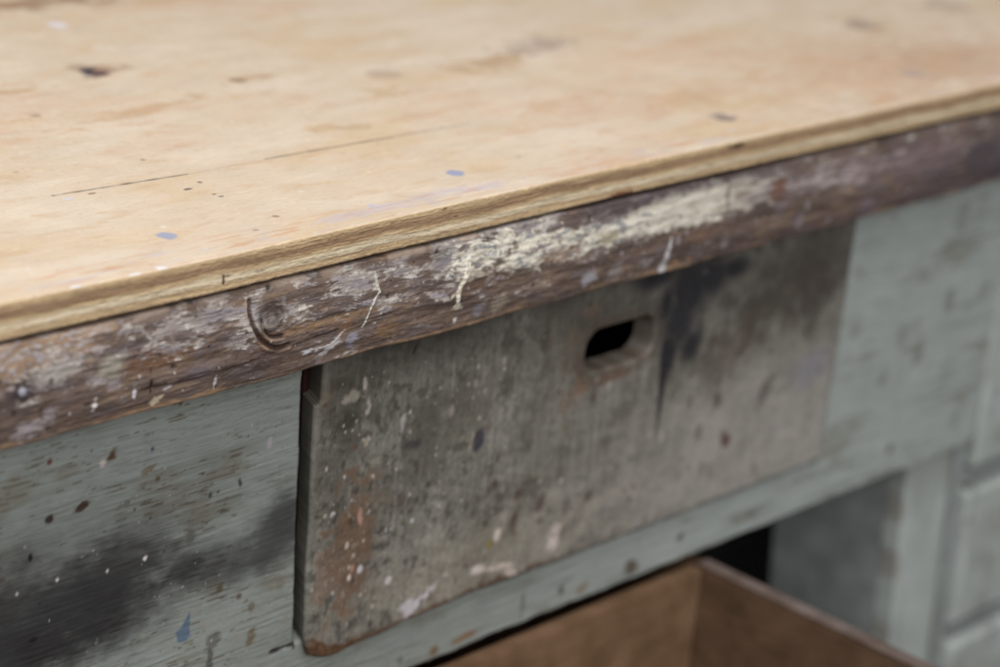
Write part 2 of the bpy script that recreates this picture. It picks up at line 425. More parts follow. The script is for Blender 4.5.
def rail_fn(X, Y, Z):
    x, z = X, Z
    P = lambda u, v: on_y(u, v, 0.0)
    t = (-.0115 - z) / .054                                   # 0 top .. 1 bottom
    b1 = fb(x, z, .07, .009, 5, 51); b2 = fb(x, z, .022, .005, 5, 52); b3 = fb(x, z, .005, .0026, 5, 53)
    fib = fb(x, z + .003 * fb(x, z, .05, .02, 2, 54), .014, .0010, 4, 55)
    C = np.repeat(lin((110, 93, 84))[None, :], len(x), 0)
    C = mix(C, (78, 66, 63), .7 * sm(-.1, 1.5, b1 + .3 * b3))
    C = mix(C, (128, 107, 91), .6 * sm(.1, 1.5, -b1 + .4 * b2))
    C = mix(C, (112, 103, 106), .55 * sm(.3, 1.6, fb(x, z, .03, .008, 4, 56)))
    C = mix(C, (150, 126, 102), .45 * sm(.95, 1.5, b2 - .4 * b1 + .35 * fib))
    C = mix(C, (70, 54, 50), .35 * sm(.7, 2.0, fib))
    C = mix(C, (150, 130, 116), .2 * sm(.6, 1.8, -fib))
    # pale tan wear on the left end
    g = (1 - sm(.7, 1.4, ell(x, z, P(35, 352), 42, 11, .05) + .25 * b2))
    C = mix(C, (172, 142, 112), .75 * g * sm(-1.2, .6, -b3 + .5 * fib))
    C = mix(C, (186, 176, 176), .8 * g * sm(.3, .9, b3 + .6 * fib + .3))
    H = np.zeros(len(x))
    # whitish scuffed paint along the upper half
    up = np.interp(t, [0, .06, .2, .42, .56, .66, 1], [.4, .75, 1.0, .85, .3, -.4, -.9])
    den = np.interp(x, [-.23, -.15, -.1, -.02, .03, .06, .15, .2, .4, .7], [.0, .1, .75, .55, .75, .9, .8, .3, -.3, -.8])
    q = fb(x, z, .024, .010, 5, 57) + .32 * b3 + .25 * fib
    m1 = sm(.25, 1.0, q * .6 + .10 * fib + up * .75 + den * .55 - .55)
    tone = fb(x, z, .02, .006, 3, 58)
    wide = sm(-.2, 1.3, q * .6 + up * .6 + den * .5 - .35)
    C = mix(C, (140, 126, 122), .5 * wide)
    C = mix(C, (180, 170, 164), .75 * m1)
    C = mix(C, (148, 144, 156), .6 * m1 * sm(.0, 1.2, tone))
    C = mix(C, (212, 206, 198), .7 * m1 * sm(.5, 1.3, -tone + .6 * b3))
    C = mix(C, (88, 74, 68), .65 * sm(.7, 1.5, fb(x, z, .012, .0011, 4, 59)) * m1)
    H += .00012 * m1
    # pale line on the top arris: its highlight painted in
    ar = np.exp(-((t - .04) / .05) ** 2) * sm(-.6, .5, fb(x, z * 0, .03, 1, 3, 60)) * (x < .11)
    C = mix(C, (190, 168, 152), .7 * ar)
    # cream putty smear: band in the upper third, px 455..760
    xa, za = P(455, 262); xb, zb = P(762, 175)
    s = (x - xa) / (xb - xa)
    topd = np.interp(s, [0, .15, .35, .5, .62, 1], [.11, .10, .2, .22, .10, .05])
    botd = .02 + np.interp(s, [0, .1, .3, .5, .75, .9, 1], [.43, .50, .50, .47, .46, .46, .44])
    wv = .035 * fb(x, z, .012, .006, 4, 61) + .01 * fib
    pm = sm(-.03, .02, t - topd + wv) * (1 - sm(-.02, .03, t - botd + wv)) * sm(-.02, .02, s + .02 * b3) * (1 - sm(.80, 1.08, s + .05 * b2))
    hol = sm(.5, .75, fb(x, z, .014, .006, 5, 62) + .4 * b3 - .35 - 1.2 * sm(.36, .5, s)) * (s < .6)
    pm2 = pm * (1 - .9 * hol)
    C = mix(C, (240, 233, 217), .97 * pm2)
    C = mix(C, (176, 164, 138), .5 * pm2 * sm(.2, 1.6, fb(x, z, .015, .004, 4, 63)))
    C = mix(C, (128, 134, 146), .7 * pm * sm(.5, 1.1, fb(x, z, .012, .004, 4, 64)) * (s < .62))
    C = mix(C, (70, 66, 70), .65 * pm * sm(1.0, 1.5, fb(x, z, .005, .0025, 4, 65)) * (s < .62))
    C = mix(C, (76, 62, 58), .8 * sm(-.0012, .0012, .0014 - np.abs(x - P(731, 190)[0])) * pm)
    H += .0005 * pm2 * (1 + .12 * fb(x, z, .008, .003, 3, 66))
    # dark band between putty and ply: shadow under the ply, painted in
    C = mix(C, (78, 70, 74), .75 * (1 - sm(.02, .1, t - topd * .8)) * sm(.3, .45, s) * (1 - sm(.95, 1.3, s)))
    # grey-lilac scuff further right
    c0 = P(840, 175)
    w = (1 - sm(.6, 1.2, ell(x, z, c0, 88, 9, .0) + .25 * fb(x, z, .05, .006, 4, 67)))
    C = mix(C, (188, 174, 176), .8 * w * sm(-1, .6, -fib + .5 * b2))
    for (u, v, rx, rz, cc, k) in ((925, 160, 70, 16, (122, 104, 108), .7), (780, 190, 9, 8, (116, 74, 50), .8), (930, 190, 40, 14, (84, 76, 86), .5),
                                  (990, 165, 50, 26, (72, 66, 76), .7), (735, 205, 260, 16, (100, 84, 78), .25), (880, 205, 120, 12, (98, 80, 78), .5)):
        C = mix(C, cc, k * (1 - sm(.5, 1.2, ell(x, z, P(u, v), rx, rz) + .2 * b2)))
    # bottom arris rubbed to bare orange wood
    ba = sm(.93, .985, t + .02 * b2)
    C = mix(C, (158, 128, 100), .7 * ba * sm(-.9, .5, fb(x, z * 0, .05, 1, 4, 68) + .7 * sm(.0, .15, x)))
    # blotches, drips and chips
    for (u, v, rx, rz, a, cc, k) in (
            (22, 392, 9, 6, .1, (56, 44, 48), .85), (31, 430, 11, 5, .1, (178, 170, 172), .8), (50, 415, 5, 4, 0, (160, 152, 158), .5),
            (60, 372, 16, 6, .2, (170, 164, 158), .7), (112, 368, 9, 7, .1, (156, 150, 136), .8), (115, 385, 5, 4, 0, (150, 142, 146), .6),
            (95, 404, 1.5, 3, -.3, (226, 220, 218), 1), (135, 393, 1.1, 3, 0, (216, 212, 216), 1), (157, 402, 4.2, 2.6, .5, (220, 204, 176), 1),
            (168, 388, 3.2, 1, .25, (206, 204, 214), .9), (308, 352, 3.0, 1.3, .3, (200, 200, 210), .9), (216, 383, 1.0, 4, 0, (210, 206, 204), .9),
            (330, 348, 8, 2.4, .5, (190, 186, 188), .85), (352, 340, 6, 4, .3, (150, 148, 160), .7), (457, 320, 2.0, 1.4, 0, (230, 226, 220), 1),
            (457, 307, 3.4, 2.2, 0, (206, 196, 174), 1), (590, 278, 8, 5, .1, (168, 164, 172), .85), (616, 272, 8, 6, .2, (156, 146, 142), .7),
            (500, 303, 7, 6, .3, (160, 148, 130), .7), (480, 310, 6, 4, 0, (142, 140, 150), .6), (647, 263, 6, 3, 0, (170, 160, 160), .7),
            (608, 238, 12, 4, .1, (160, 146, 118), .7), (678, 262, 2.4, 1.6, 0, (180, 140, 104), .8), (690, 260, 2.4, 1.6, 0, (180, 140, 104), .7),
            (385, 345 - 16, 10, 5, 0, (140, 110, 84), .7), (290, 332, 26, 3, .0, (142, 114, 90), .6), (340, 318, 34, 2.4, .0, (150, 120, 92), .6),
            (500, 262, 5, 3, 0, (70, 52, 46), .8), (345, 327, 5, 6, 0, (140, 106, 78), .6), (700, 235, 16, 6, 0, (120, 92, 74), .5),
            (560, 255, 20, 5, 0, (128, 92, 66), .6), (480, 280, 30, 8, 0, (104, 80, 66), .6), (735, 250, 26, 7, 0, (84, 70, 76), .6),
            (725, 245, 4, 3, 0, (170, 160, 164), .6), (780, 210, 7, 5, 0, (134, 120, 126), .6), (800, 222, 5, 6, 0, (150, 140, 150), .5), (868, 208, 12, 9, 0, (118, 104, 112), .6),
            (200, 372, 10, 5, 0, (104, 92, 100), .6), (160, 360, 24, 5, .0, (118, 82, 56), .6), (262, 345, 20, 6, .1, (86, 66, 56), .6)):
        C = mix(C, cc, k * (1 - sm(.55, 1.15, ell(x, z, P(u, v), rx, rz, a) + .22 * b3 + .12 * fib)))
    # dribbles: cream string, white triangle drip, thin white scratch
    for (pts, w0, w1, cc, hh) in (([(470, 262), (466, 276), (459, 290), (456, 305)], .0019, .0013, (236, 228, 210), .0006),
                                  ([(468, 264), (464, 282), (449, 300)], .0006, .0005, (206, 196, 174), .0004),
                                  ([(672, 238), (667, 255), (664, 269)], .0005, .0034, (206, 202, 206), .0003),
                                  ([(381, 292), (374, 303), (367, 318), (363, 327)], .0006, .0005, (224, 220, 212), .0003),
                                  ([(378, 276), (379, 286), (381, 292)], .0010, .0008, (212, 206, 190), .0004),
                                  ([(300, 352), (330, 345), (345, 330)], .0003, .0006, (196, 190, 188), .0001)):
        d, tt = pline(x, z, spl([P(*p) for p in pts], 3))
        m = 1 - sm(-.0002, .0003, d - (w0 + (w1 - w0) * tt) + .0002 * b3)
        C = mix(C, cc, .95 * m); H += hh * m
    m = specks(x, z, (-.22, .35, -.064, -.02), 40, .25, .9, 71, 1.4)
    C = mix(C, (206, 198, 196), .7 * m)
    m = specks(x, z, (.2, .6, -.064, -.02), 30, .8, 2.6, 72, 1.4)
    C = mix(C, (170, 160, 164), .6 * m)
    m = specks(x, z, (-.22, .4, -.064, -.014), 90, .5, 1.8, 73)
    C = mix(C, (44, 34, 32), .7 * m); H -= .0003 * m
    for pts, w, cc, k, dp in crack_paths():
        d, tt = pline(x, z, pts)
        m = 1 - sm(w * .4, w * 1.6, d + .0004 * b2 * .6)
        k2 = k * sm(-1.2, .2, fb(x, z, .02, .01, 3, 74))
        C = mix(C, cc, k2 * m); H -= dp * m * k2
    # the gouged knot: a curved groove with a raised lip
    arc = [P(*p) for p in ((253, 303), (252, 315), (256, 330), (264, 342), (275, 348), (288, 345))]
    d, tt = pline(x, z, spl(arc))
    C = mix(C, (66, 46, 36), .9 * (1 - sm(.0008, .0022, d + .0002 * b3)))
    H -= .0020 * np.exp(-(d / .0013) ** 2)
    lip = [P(*p) for p in ((249, 302), (248, 316), (253, 334), (262, 346), (275, 352), (290, 348))]
    d, tt = pline(x, z, spl(lip))
    C = mix(C, (164, 136, 112), .7 * (1 - sm(.0002, .0012, d + .0002 * b3)) * sm(-1.4, .2, b2))
    H += .0006 * np.exp(-(d / .0010) ** 2)
    cc0 = P(272, 320); rr = ell(x, z, (cc0[0] + .001, cc0[1] + .0005), 10.5, 9.5)
    inside = 1 - sm(.75, 1.0, rr)
    C = mix(C, (70, 58, 54), .55 * inside)
    C = mix(C, (128, 118, 112), .3 * inside * sm(.1, .9, np.sin(rr * 15 + 1.1 * b2 + .7 * b3) + .4 * b3))
    C = mix(C, (44, 34, 32), .5 * inside * sm(.4, 1.0, -np.sin(rr * 15 + 1.1 * b2 + .7 * b3) + .5 * b3 - .2))
    H -= .0007 * inside + .0001 * inside * np.sin(rr * 15 + 1.1 * b2 + .7 * b3)
    arc2 = [P(*p) for p in ((264, 322), (265, 331), (271, 337), (283, 336))]
    d, tt = pline(x, z, spl(arc2))
    C = mix(C, (46, 32, 28), .85 * (1 - sm(.0006, .0016, d))); H -= .0012 * np.exp(-(d / .0010) ** 2)
    d, tt = pline(x, z, [(p[0] + .0005, p[1] - .0018) for p in spl(arc2)])
    C = mix(C, (166, 142, 120), .5 * (1 - sm(.0001, .0010, d)))
    # relief
    H += .00004 * fib + .00008 * b3 + .00014 * b2 + .0004 * b1
    wgt = np.interp(Y, [0, .0055, .009], [1, .6, 0])
    Y2 = Y - H * wgt
    Z2 = Z + np.where((t > .9) & (Y < .02), .0004 * fb(x, x * 0, .06, 1, 2, 75) + .00006 * fb(x, x * 0, .008, 1, 3, 76), 0)
    drop = np.interp(x, [-.25, -.05, .05, .12, .25, .6], [.0006, .0003, -.0001, -.0008, .0003, .0006])
    Z2 -= drop * np.clip(1 - t / .3, 0, 1)
    Z2 += np.where((t < .1) & (Y < .02), -.0003 * np.clip(fb(x, x * 0, .07, 1, 4, 77), -1, 2), 0)
    C = mix(C, (92, 78, 72), .8 * sm(.0044, .0060, Y) * (t < .3))  # rail top darkened under the ply, shade of the gap put into the colour
    return Y2, Z2, np.clip(C, 0, 1)


def arc_pts(cy, cz, r, a0, a1, n):
    return [(cy + r * math.cos(a), cz + r * math.sin(a)) for a in np.linspace(a0, a1, n)]


RT, RB, ZT, ZB = .0022, .0022, -.0128, -.0655
def belly(z):
    return .0034 * max(0, (z + .042) / .029) ** 1.5 + .0022 * max(0, (-.050 - z) / .0155) ** 1.4


prof = [(.0275, ZT), (.018, ZT), (.012, ZT)]
prof += arc_pts(RT + belly(ZT - RT), ZT - RT, RT, math.pi / 2, math.pi, 12)
prof += [(belly(z), z) for z in np.arange(ZT - RT - .0004, ZB + RB, -.0004)]
prof += arc_pts(RB + belly(ZB + RB), ZB + RB, RB, math.pi, 1.5 * math.pi, 9)
prof += [(.010, ZB), (.018, ZB), (.0275, ZB)]
rail = sweep('front_rail', xs_fine, prof, M_rail, bench, rail_fn)
rail['label'] = 'scuffed brown front rail with cream putty smear and curved gouge'


# --- a nail head on the rail
def disc(name, c, r, mat, parent, dome=.0008):
    import bmesh
    bm = bmesh.new(); rings = []
    for k, (rr, yy) in enumerate(((r, .001), (r, -.0001), (r * .85, -dome * .7), (r * .45, -dome * .95))):
        rings.append([bm.verts.new((c[0] + rr * math.cos(a), c[1] + yy, c[2] + rr * math.sin(a))) for a in np.linspace(0, 2 * math.pi, 21)[:-1]])
    for a, b in zip(rings, rings[1:]):
        for i in range(20): bm.faces.new((a[i], a[(i + 1) % 20], b[(i + 1) % 20], b[i]))
    bm.faces.new(rings[-1]); bm.faces.new(rings[0][::-1])
    bmesh.ops.recalc_face_normals(bm, faces=bm.faces)
    for f in bm.faces: f.smooth = True
    me = bpy.data.meshes.new(name); bm.to_mesh(me); bm.free(); me.materials.append(mat)
    o = bpy.data.objects.new(name, me); COL.objects.link(o); o.parent = parent
    return o


nx, nz = on_y(22, 392, 0)
disc('nail_head', (nx, -.0006, nz), .0022, M_steel, rail)


# --- green face frame (left panel, rail under the drawer, piece right of the drawer) in one painted face
GY = .028


def frame_sdf(x, z):
    w = .0004 * fb(x, z, .02, .02, 2, 81)
    outer = np.maximum(np.maximum(x - .7095 - .02 * np.clip(z + .28, -.02, 0) , -.54 - x), np.maximum(z + .014, -.2945 - z))
    # rounded lower right corner
    r = .013; cx, cz = .7095 - r, -.2945 + r
    cor = (x > cx) & (z < cz)
    outer = np.where(cor, np.hypot(x - cx, z - cz) - r, outer)
    # drawer opening, slightly racked: the gap to the left of the drawer is wide above, thin below
    lx = np.interp(z, [-.2455, -.235, -.09, -.07], [.0048, .0042, -.0020, -.0025])
    op = np.maximum(np.maximum(lx - x, x - .482), np.maximum(z + .078, -.2462 - z))
    return np.maximum(outer, -op) + w


def frame_col(x, z):
    P = lambda u, v: on_y(u, v, GY)
    C = np.repeat(lin((147, 152, 147))[None, :], len(x), 0)
    right = sm(.0, .5, x)
    C = mix(C, (173, 180, 176), .95 * right)  # paint lightens to the right, brighter light there put into the colour
    st = fb(x, z + .0015 * fb(x, z, .06, .02, 2, 80), .05, .0011, 4, 82); b1 = fb(x, z, .06, .03, 4, 83); b2 = fb(x, z, .012, .006, 5, 84)
    st2 = fb(x, z, .12, .004, 4, 85)
    C = mix(C, (116, 118, 110), .5 * sm(.1, 1.7, st) * (1 - .7 * right))
    C = mix(C, (156, 162, 152), .4 * sm(.2, 1.8, -st) * (1 - .7 * right))
    C = mix(C, (116, 116, 106), .4 * sm(.3, 1.8, st2 + .4 * b1))
    C = mix(C, (118, 110, 92), .4 * sm(.6, 1.9, b1))
    # scratches worn to brown along the brush lines
    sc = fb(x, z, .018, .0016, 4, 86)
    dz = np.interp(x, [-.25, -.05, .0, .1], [.9, 1.1, .4, .1])
    C = mix(C, (92, 78, 60), .7 * sm(1.25, 1.9, sc + .45 * b1) * dz)
    m = specks(x, z, (-.25, .0, -.29, -.07), 110, .3, 1.3, 87, .8)
    C = mix(C, (74, 62, 48), .8 * m)
    # soot, a deposit with soft edges of its own
    def soot(lst, k, seed):
        s = np.zeros(len(x))
        nn = .13 * fb(x, z, .05, .035, 4, seed) + .06 * fb(x, z, .02, .0015, 3, seed + 1) + .10 * fb(x, z, .014, .008, 4, seed + 2)
        for (u, v, rx, rz, a) in lst:
            s = s + np.exp(-1.25 * np.clip(ell(x, z, P(u, v), rx, rz, a) + nn, 0, 9) ** 2)
        s = 1 - np.exp(-2.3 * s)
        return s * k
    s = soot([(118, 578, 34, 20, .1), (60, 612, 40, 22, .2), (100, 622, 44, 20, .1), (-10, 630, 50, 30, 0), (10, 660, 40, 16, 0)], .94, 88)
    s2 = soot([(276, 540, 17, 18, 0), (236, 560, 20, 13, .0), (195, 566, 22, 11, .0), (286, 515, 8, 12, 0)], .84, 91)
    C = mix(C, (36, 34, 38), np.clip(np.maximum(s, s2) + .3 * np.minimum(s, s2), 0, .95))
    s3 = soot([(150, 520, 60, 22, 0), (30, 560, 60, 22, .2)], .35, 93)
    C = mix(C, (70, 68, 66), s3)
    # named chips and drips
    for (u, v, rx, rz, a, cc, k) in (
            (103, 464, 2.6, 3, .2, (196, 184, 180), 1), (112, 456, 3.2, 4.6, -.7, (86, 66, 48), 1), (83, 505, 5, 2.6, .3, (66, 50, 40), 1),
            (49, 519, 2.6, 2.4, 0, (60, 46, 42), 1), (49, 462, 1.8, 1.8, 0, (104, 44, 40), .9), (30, 558, 1.4, 2.2, 0, (26, 24, 26), 1),
            (153, 449, 2, 1.4, 0, (48, 54, 84), .9), (270, 444, 2.2, 4, -.1, (176, 168, 176), .8), (145, 558, 1.6, 2, 0, (214, 206, 204), 1),
            (57, 580, 1.4, 1.6, 0, (206, 200, 200), 1), (107, 571, 1.2, 1.4, 0, (206, 196, 196), 1), (17, 594, 1, 1.4, 0, (196, 190, 190), 1),
            (34, 640, 3, 1.6, 0, (30, 28, 30), 1), (150, 468, 5, 2, .3, (110, 92, 66), .7), (158, 479, 2.5, 2, 0, (78, 66, 46), .8), (240, 483, 1.6, 3.4, .2, (60, 56, 48), .9),
            (210, 495, 1.6, 2.4, 0, (60, 56, 48), .8), (190, 537, 4, 5, 0, (84, 80, 74), .7), (212, 640, 5, 7, 0, (84, 82, 78), .7), (209, 660, 2.6, 8, 0, (70, 68, 66), .7),
            (250, 635, 4, 6, -.5, (104, 84, 56), .7), (220, 588, 2.6, 2.4, 0, (84, 70, 52), .8), (238, 596, 2, 2, 0, (84, 70, 52), .8), (250, 607, 2.4, 4, 0, (100, 84, 60), .6),
            (900, 150 + 190, 0.1, .1, 0, (90, 80, 60), 0), (950, 301, 8, 13, 0, (92, 92, 82), 0.49), (985, 290, 8, 11, 0, (100, 98, 88), 0.39), (919, 354, 7, 11, 0, (94, 82, 62), 0.52),
            (903, 335, 10, 10, 0, (112, 112, 104), 0.39), (883, 378, 7, 8, 0, (104, 100, 90), 0.45), (855, 330, 8, 9, 0, (112, 106, 94), 0.33), (882, 305, 12, 6, 0, (118, 114, 102), 0.26),
            (945, 375, 14, 16, 0, (118, 122, 118), 0.33), (956, 420, 8, 9, 0, (112, 112, 108), 0.39), (963, 215, 9, 16, 0, (100, 96, 84), 0.36), (940, 260, 14, 10, 0, (118, 118, 110), 0.26),
            (680, 536, 4, 5, 0, (92, 80, 66), .85), (630, 567, 8, 6, -.2, (88, 72, 58), .85), (562, 590, 3, 4, 0, (92, 84, 74), .8), (523, 604, 2, 10, 0, (92, 88, 82), .7),
            (584, 587, 8, 3, .3, (130, 96, 66), .6), (465, 637, 12, 3, .05, (138, 102, 68), .85), (434, 650, 4, 3, 0, (120, 92, 66), .8), (890, 447, 5, 5, 0, (100, 96, 94), .7),
            (800, 480, 24, 5, .0, (120, 104, 92), .35), (750, 515, 8, 4, 0, (100, 98, 90), .6), (400, 660, 3, 3, 0, (90, 84, 80), .6)):
        C = mix(C, cc, k * (1 - sm(.55, 1.15, ell(x, z, P(u, v), rx, rz, a) + .2 * b2)))
    # blue paint drip with a tail
    d, tt = pline(x, z, [P(190, 608), P(188, 618), P(185, 628), P(182, 636)])
    C = mix(C, (84, 106, 130), .85 * (1 - sm(-.0004, .0004, d - .0003 - .0052 * np.clip(tt, 0, 1) ** 1.3 * (tt < .999) - .0034 * (tt >= .999) + .0005 * b2)))
    m = specks(x, z, (-.25, .0, -.29, -.1), 120, .25, .9, 94)
    C = mix(C, (196, 190, 186), .55 * m)
    m = specks(x, z, (-.14, .0, -.26, -.20), 60, .6, 2.4, 95)
    C = mix(C, (150, 142, 130), .5 * m)
    # bare brown along the lower edge of the rail and around the opening
    ed = np.exp(-((z + .2945) / .0016) ** 2) * sm(.2, 1.0, fb(x, z * 0, .04, 1, 3, 96))
    C = mix(C, (110, 78, 54), .85 * ed)
    lx = np.interp(z, [-.2455, -.235, -.09, -.07], [.0048, .0042, -.0020, -.0025])
    C = mix(C, (52, 38, 30), .8 * (np.abs(x - lx) < .0012) * (z > -.25) * (z < -.07))
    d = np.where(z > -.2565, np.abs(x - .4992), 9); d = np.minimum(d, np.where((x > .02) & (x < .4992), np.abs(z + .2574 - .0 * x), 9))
    C = mix(C, (74, 66, 60), .6 * (1 - sm(.0006, .0026, d + .0006 * b2)) * sm(-1.5, .3, b2 + .4))  # contact shade and grime painted beside the drawer's right and bottom edges
    # crack running left from the opening's corner
    d, tt = pline(x, z, [(.004, -.2466), P(285, 647), P(271, 652)])
    C = mix(C, (44, 32, 26), .95 * (1 - sm(.0006, .0016, d + .0003 * b2)))
    # grime above the shadow line where the rail meets the panel
    return np.clip(C, 0, 1)


def frame_disp(x, z):
    h = .00018 * fb(x, z, .05, .0011, 4, 82) + .0006 * fb(x, z, .15, .1, 2, 97)
    d, tt = pline(x, z, [(.004, -.2466), on_y(285, 647, GY), on_y(271, 652, GY)])
    return -h * .6 + .0015 * np.exp(-(d / .0012) ** 2)


gx_ = steps(-.54, .713, lambda x: .0016 if x < -.25 else (.0007 if x < .03 else min(.0024, .0008 + x * .003)))
gz_ = steps(-.298, -.0138, lambda z: .0009)
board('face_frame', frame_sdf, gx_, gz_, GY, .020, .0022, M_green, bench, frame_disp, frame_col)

# --- the drawer
DY = .0215
SX, SZ = .0066, -.0037
drawer_parent = bench


def drawer_sdf(x, z):
    x = x - SX; z = z - SZ
    lx = np.interp(z, [-.2580, -.2545, -.2500, -.2400, -.2350, -.0960, -.0945, -.07], [.0260, .0140, .0050, .0012, .0005, -.0035, .0012, .0015])
    bz = -.2562 + .0062 * sm(.01, .13, x)
    o = np.maximum(np.maximum(lx - x, x - .4866 - .0 * z), np.maximum(z + .0690, bz - z))
    w = .0006 * fb(x, z, .03, .03, 2, 101) * (1 - sm(.05, .2, x)) * (z < -.24) + .0002 * fb(x, z, .03, .03, 1, 102)
    o = o + w
    # finger hole
    hx, hz, hw, hh = .2497, -.1132, .0325, .0140
    r = .0128
    dx = np.abs(x - hx) - (hw - r); dz = np.abs(z - hz) - (hh - r)
    hole = np.hypot(np.maximum(dx, 0), np.maximum(dz, 0)) + np.minimum(np.maximum(dx, dz), 0) - r
    return np.maximum(o, -hole)


def drawer_col(x, z):
    x = x - SX; z = z - SZ
    P = lambda u, v: (on_y(u, v, DY)[0] - SX, on_y(u, v, DY)[1] - SZ)
    b1 = fb(x, z, .05, .05, 4, 103); b2 = fb(x, z, .014, .014, 5, 104); b3 = fb(x, z, .005, .006, 5, 105)
    vs = fb(x, z, .004, .07, 4, 106); hs = fb(x, z, .03, .0016, 4, 107)
    C = np.repeat(lin((128, 125, 116))[None, :], len(x), 0)
    rt = sm(.1, .45, x)
    C = mix(C, (154, 149, 143), .8 * rt * sm(-.25, -.13, -z - .38 + .0 * x + .0))
    C = mix(C, (146, 142, 135), .5 * sm(.1, 1.6, b1))
    C = mix(C, (94, 90, 82), .6 * sm(.1, 1.6, -b1 + .4 * b2))
    lf = 1 - sm(.02, .25, x)
    C = mix(C, (72, 68, 60), .7 * sm(.3, 1.4, b3 + .5 * b2) * (.35 + .65 * lf))
    C = mix(C, (170, 166, 152), .35 * sm(.6, 1.7, -b3) * (.5 + .5 * lf))
    C = mix(C, (96, 89, 79), .50 * sm(.2, 1.7, vs) * (.4 + .6 * rt))
    C = mix(C, (166, 160, 150), .28 * sm(.5, 1.8, -vs))
    C = mix(C, (96, 92, 78), .3 * sm(.6, 1.8, hs) * lf)
    C = mix(C, (112, 102, 76), .3 * sm(1.0, 2.0, fb(x, z, .02, .02, 4, 108)))
    rid = np.abs(fb(x, z, .022, .03, 3, 114)); C = mix(C, (62, 58, 52), .55 * (1 - sm(.02, .10, rid)) * sm(-.3, 1, fb(x, z, .03, .03, 2, 115)) * (.3 + .7 * lf))
    rid = np.abs(fb(x, z, .05, .012, 3, 116)); C = mix(C, (150, 148, 138), .4 * (1 - sm(.01, .06, rid)) * sm(0, 1, fb(x, z, .03, .03, 2, 117)))
    rid = np.abs(fb(x, z, .010, .12, 2, 118)); C = mix(C, (92, 84, 74), .3 * (1 - sm(.02, .12, rid)))
    # lighter towards the lower right
    lr = 1 - sm(.5, 1.3, ell(x, z, P(760, 440), 150, 60) + .2 * b1)
    C = mix(C, (174, 168, 161), .6 * lr)
    lr = 1 - sm(.5, 1.3, ell(x, z, P(480, 560), 130, 30, .0) + .25 * b2)
    C = mix(C, (164, 156, 142), .4 * lr)
    # rail's shadow painted along the top, then grime in the hand-darkened zones
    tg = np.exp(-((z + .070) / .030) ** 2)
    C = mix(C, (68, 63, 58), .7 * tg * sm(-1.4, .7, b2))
    def blob(u, v, rx, rz, a, cc, k, hard=.4, nz=.25):
        nonlocal C
        C = mix(C, cc, k * (1 - sm(hard, 1.25, ell(x, z, P(u, v), rx, rz, a) + nz * b2 + .06 * b3)))
    blob(770, 300, 70, 34, .2, (72, 66, 60), .85, .2); blob(820, 280, 40, 40, 0, (76, 68, 62), .8, .2); blob(730, 350, 40, 20, .4, (98, 86, 76), .5)
    blob(600, 320, 60, 34, 0, (84, 78, 70), .6, .1); blob(600, 350, 40, 20, 0, (104, 90, 74), .5, .3); blob(430, 330, 70, 24, 0, (60, 57, 52), .75, .1)
    blob(345, 420, 26, 40, 0, (72, 67, 58), .7, .1); blob(430, 430, 26, 34, 0, (74, 70, 66), .6, .1); blob(470, 400, 30, 20, 0, (96, 90, 78), .5, .2); blob(560, 300, 26, 14, 0, (84, 78, 70), .6)
    # rust-brown worn patch, lower left
    rp = 1 - sm(.5, 1.15, ell(x, z, P(352, 548), 20, 42, -.08) + .30 * b2 + .12 * b3)
    rp = np.maximum(rp, .8 * (1 - sm(.4, 1.1, ell(x, z, P(328, 575), 16, 22, 0) + .3 * b2)))
    C = mix(C, (116, 90, 72), .82 * rp); C = mix(C, (88, 70, 60), .5 * rp * sm(.2, 1.4, b2)); C = mix(C, (160, 150, 134), .6 * rp * sm(.9, 1.5, b3))
    rp = 1 - sm(.4, 1.1, ell(x, z, P(322, 395), 9, 12, 0) + .3 * b2)
    C = mix(C, (110, 84, 60), .6 * rp)
    # bottom edge rubbed brown, worn corner
    bz = -.2562 + .0062 * sm(.01, .13, x)
    be = (1 - sm(.001, .0055 + .004 * (1 - sm(.03, .09, x)), z - bz + .0018 * b2)) * (1 - sm(.16, .3, x))
    C = mix(C, (96, 66, 46), .85 * be)
    cw = 1 - sm(.3, 1.1, ell(x, z, (.012, -.250), 24, 10, -.4) + .25 * b2)
    C = mix(C, (112, 88, 74), .75 * cw); C = mix(C, (160, 148, 142), .6 * cw * sm(.4, 1.2, b3))
    bl = [P(291, 630), P(310, 641), P(335, 646), P(375, 636), P(440, 612)]
    cw = 1 - sm(-.0008, .0008, z - np.interp(x, [p[0] for p in bl], [p[1] for p in bl]) + .0012 * b2)
    cw = cw * (1 - sm(.05, .09, x))
    C = mix(C, (84, 60, 42), .9 * cw); C = mix(C, (122, 90, 58), .6 * cw * sm(.1, 1.0, b3))
    be = (1 - sm(.0005, .0025, z - bz)) * (1 - .4 * sm(.16, .3, x))
    C = mix(C, (74, 54, 42), .8 * be)
    # rust tint under the finger hole and around it
    blob(612, 376, 22, 4, .0, (122, 92, 74), .7, .2); blob(575, 335, 10, 10, 0, (116, 98, 84), .4); blob(588, 313, 10, 5, 0, (124, 102, 86), .5); blob(570, 400, 12, 10, 0, (120, 92, 72), .45)
    blob(580, 385, 8, 8, 0, (126, 90, 66), .5); blob(640, 357, 12, 3, 0, (120, 94, 78), .5)
    # soot beside the hole with its running tail
    s = np.zeros(len(x)); nn = .05 * b2 + .04 * vs
    for (u, v, rx, rz, a) in ((666, 306, 8, 16, 0), (690, 290, 26, 28, 0), (678, 322, 20, 26, 0), (712, 278, 22, 16, 0), (655, 278, 22, 8, 0), (735, 268, 18, 8, 0), (670, 350, 9, 22, 0), (690, 345, 12, 14, 0)):
        s = np.maximum(s, 1 - sm(.3, 1.5, ell(x, z, P(u, v), rx, rz, a) + nn))
    C = mix(C, (38, 37, 42), .95 * s)
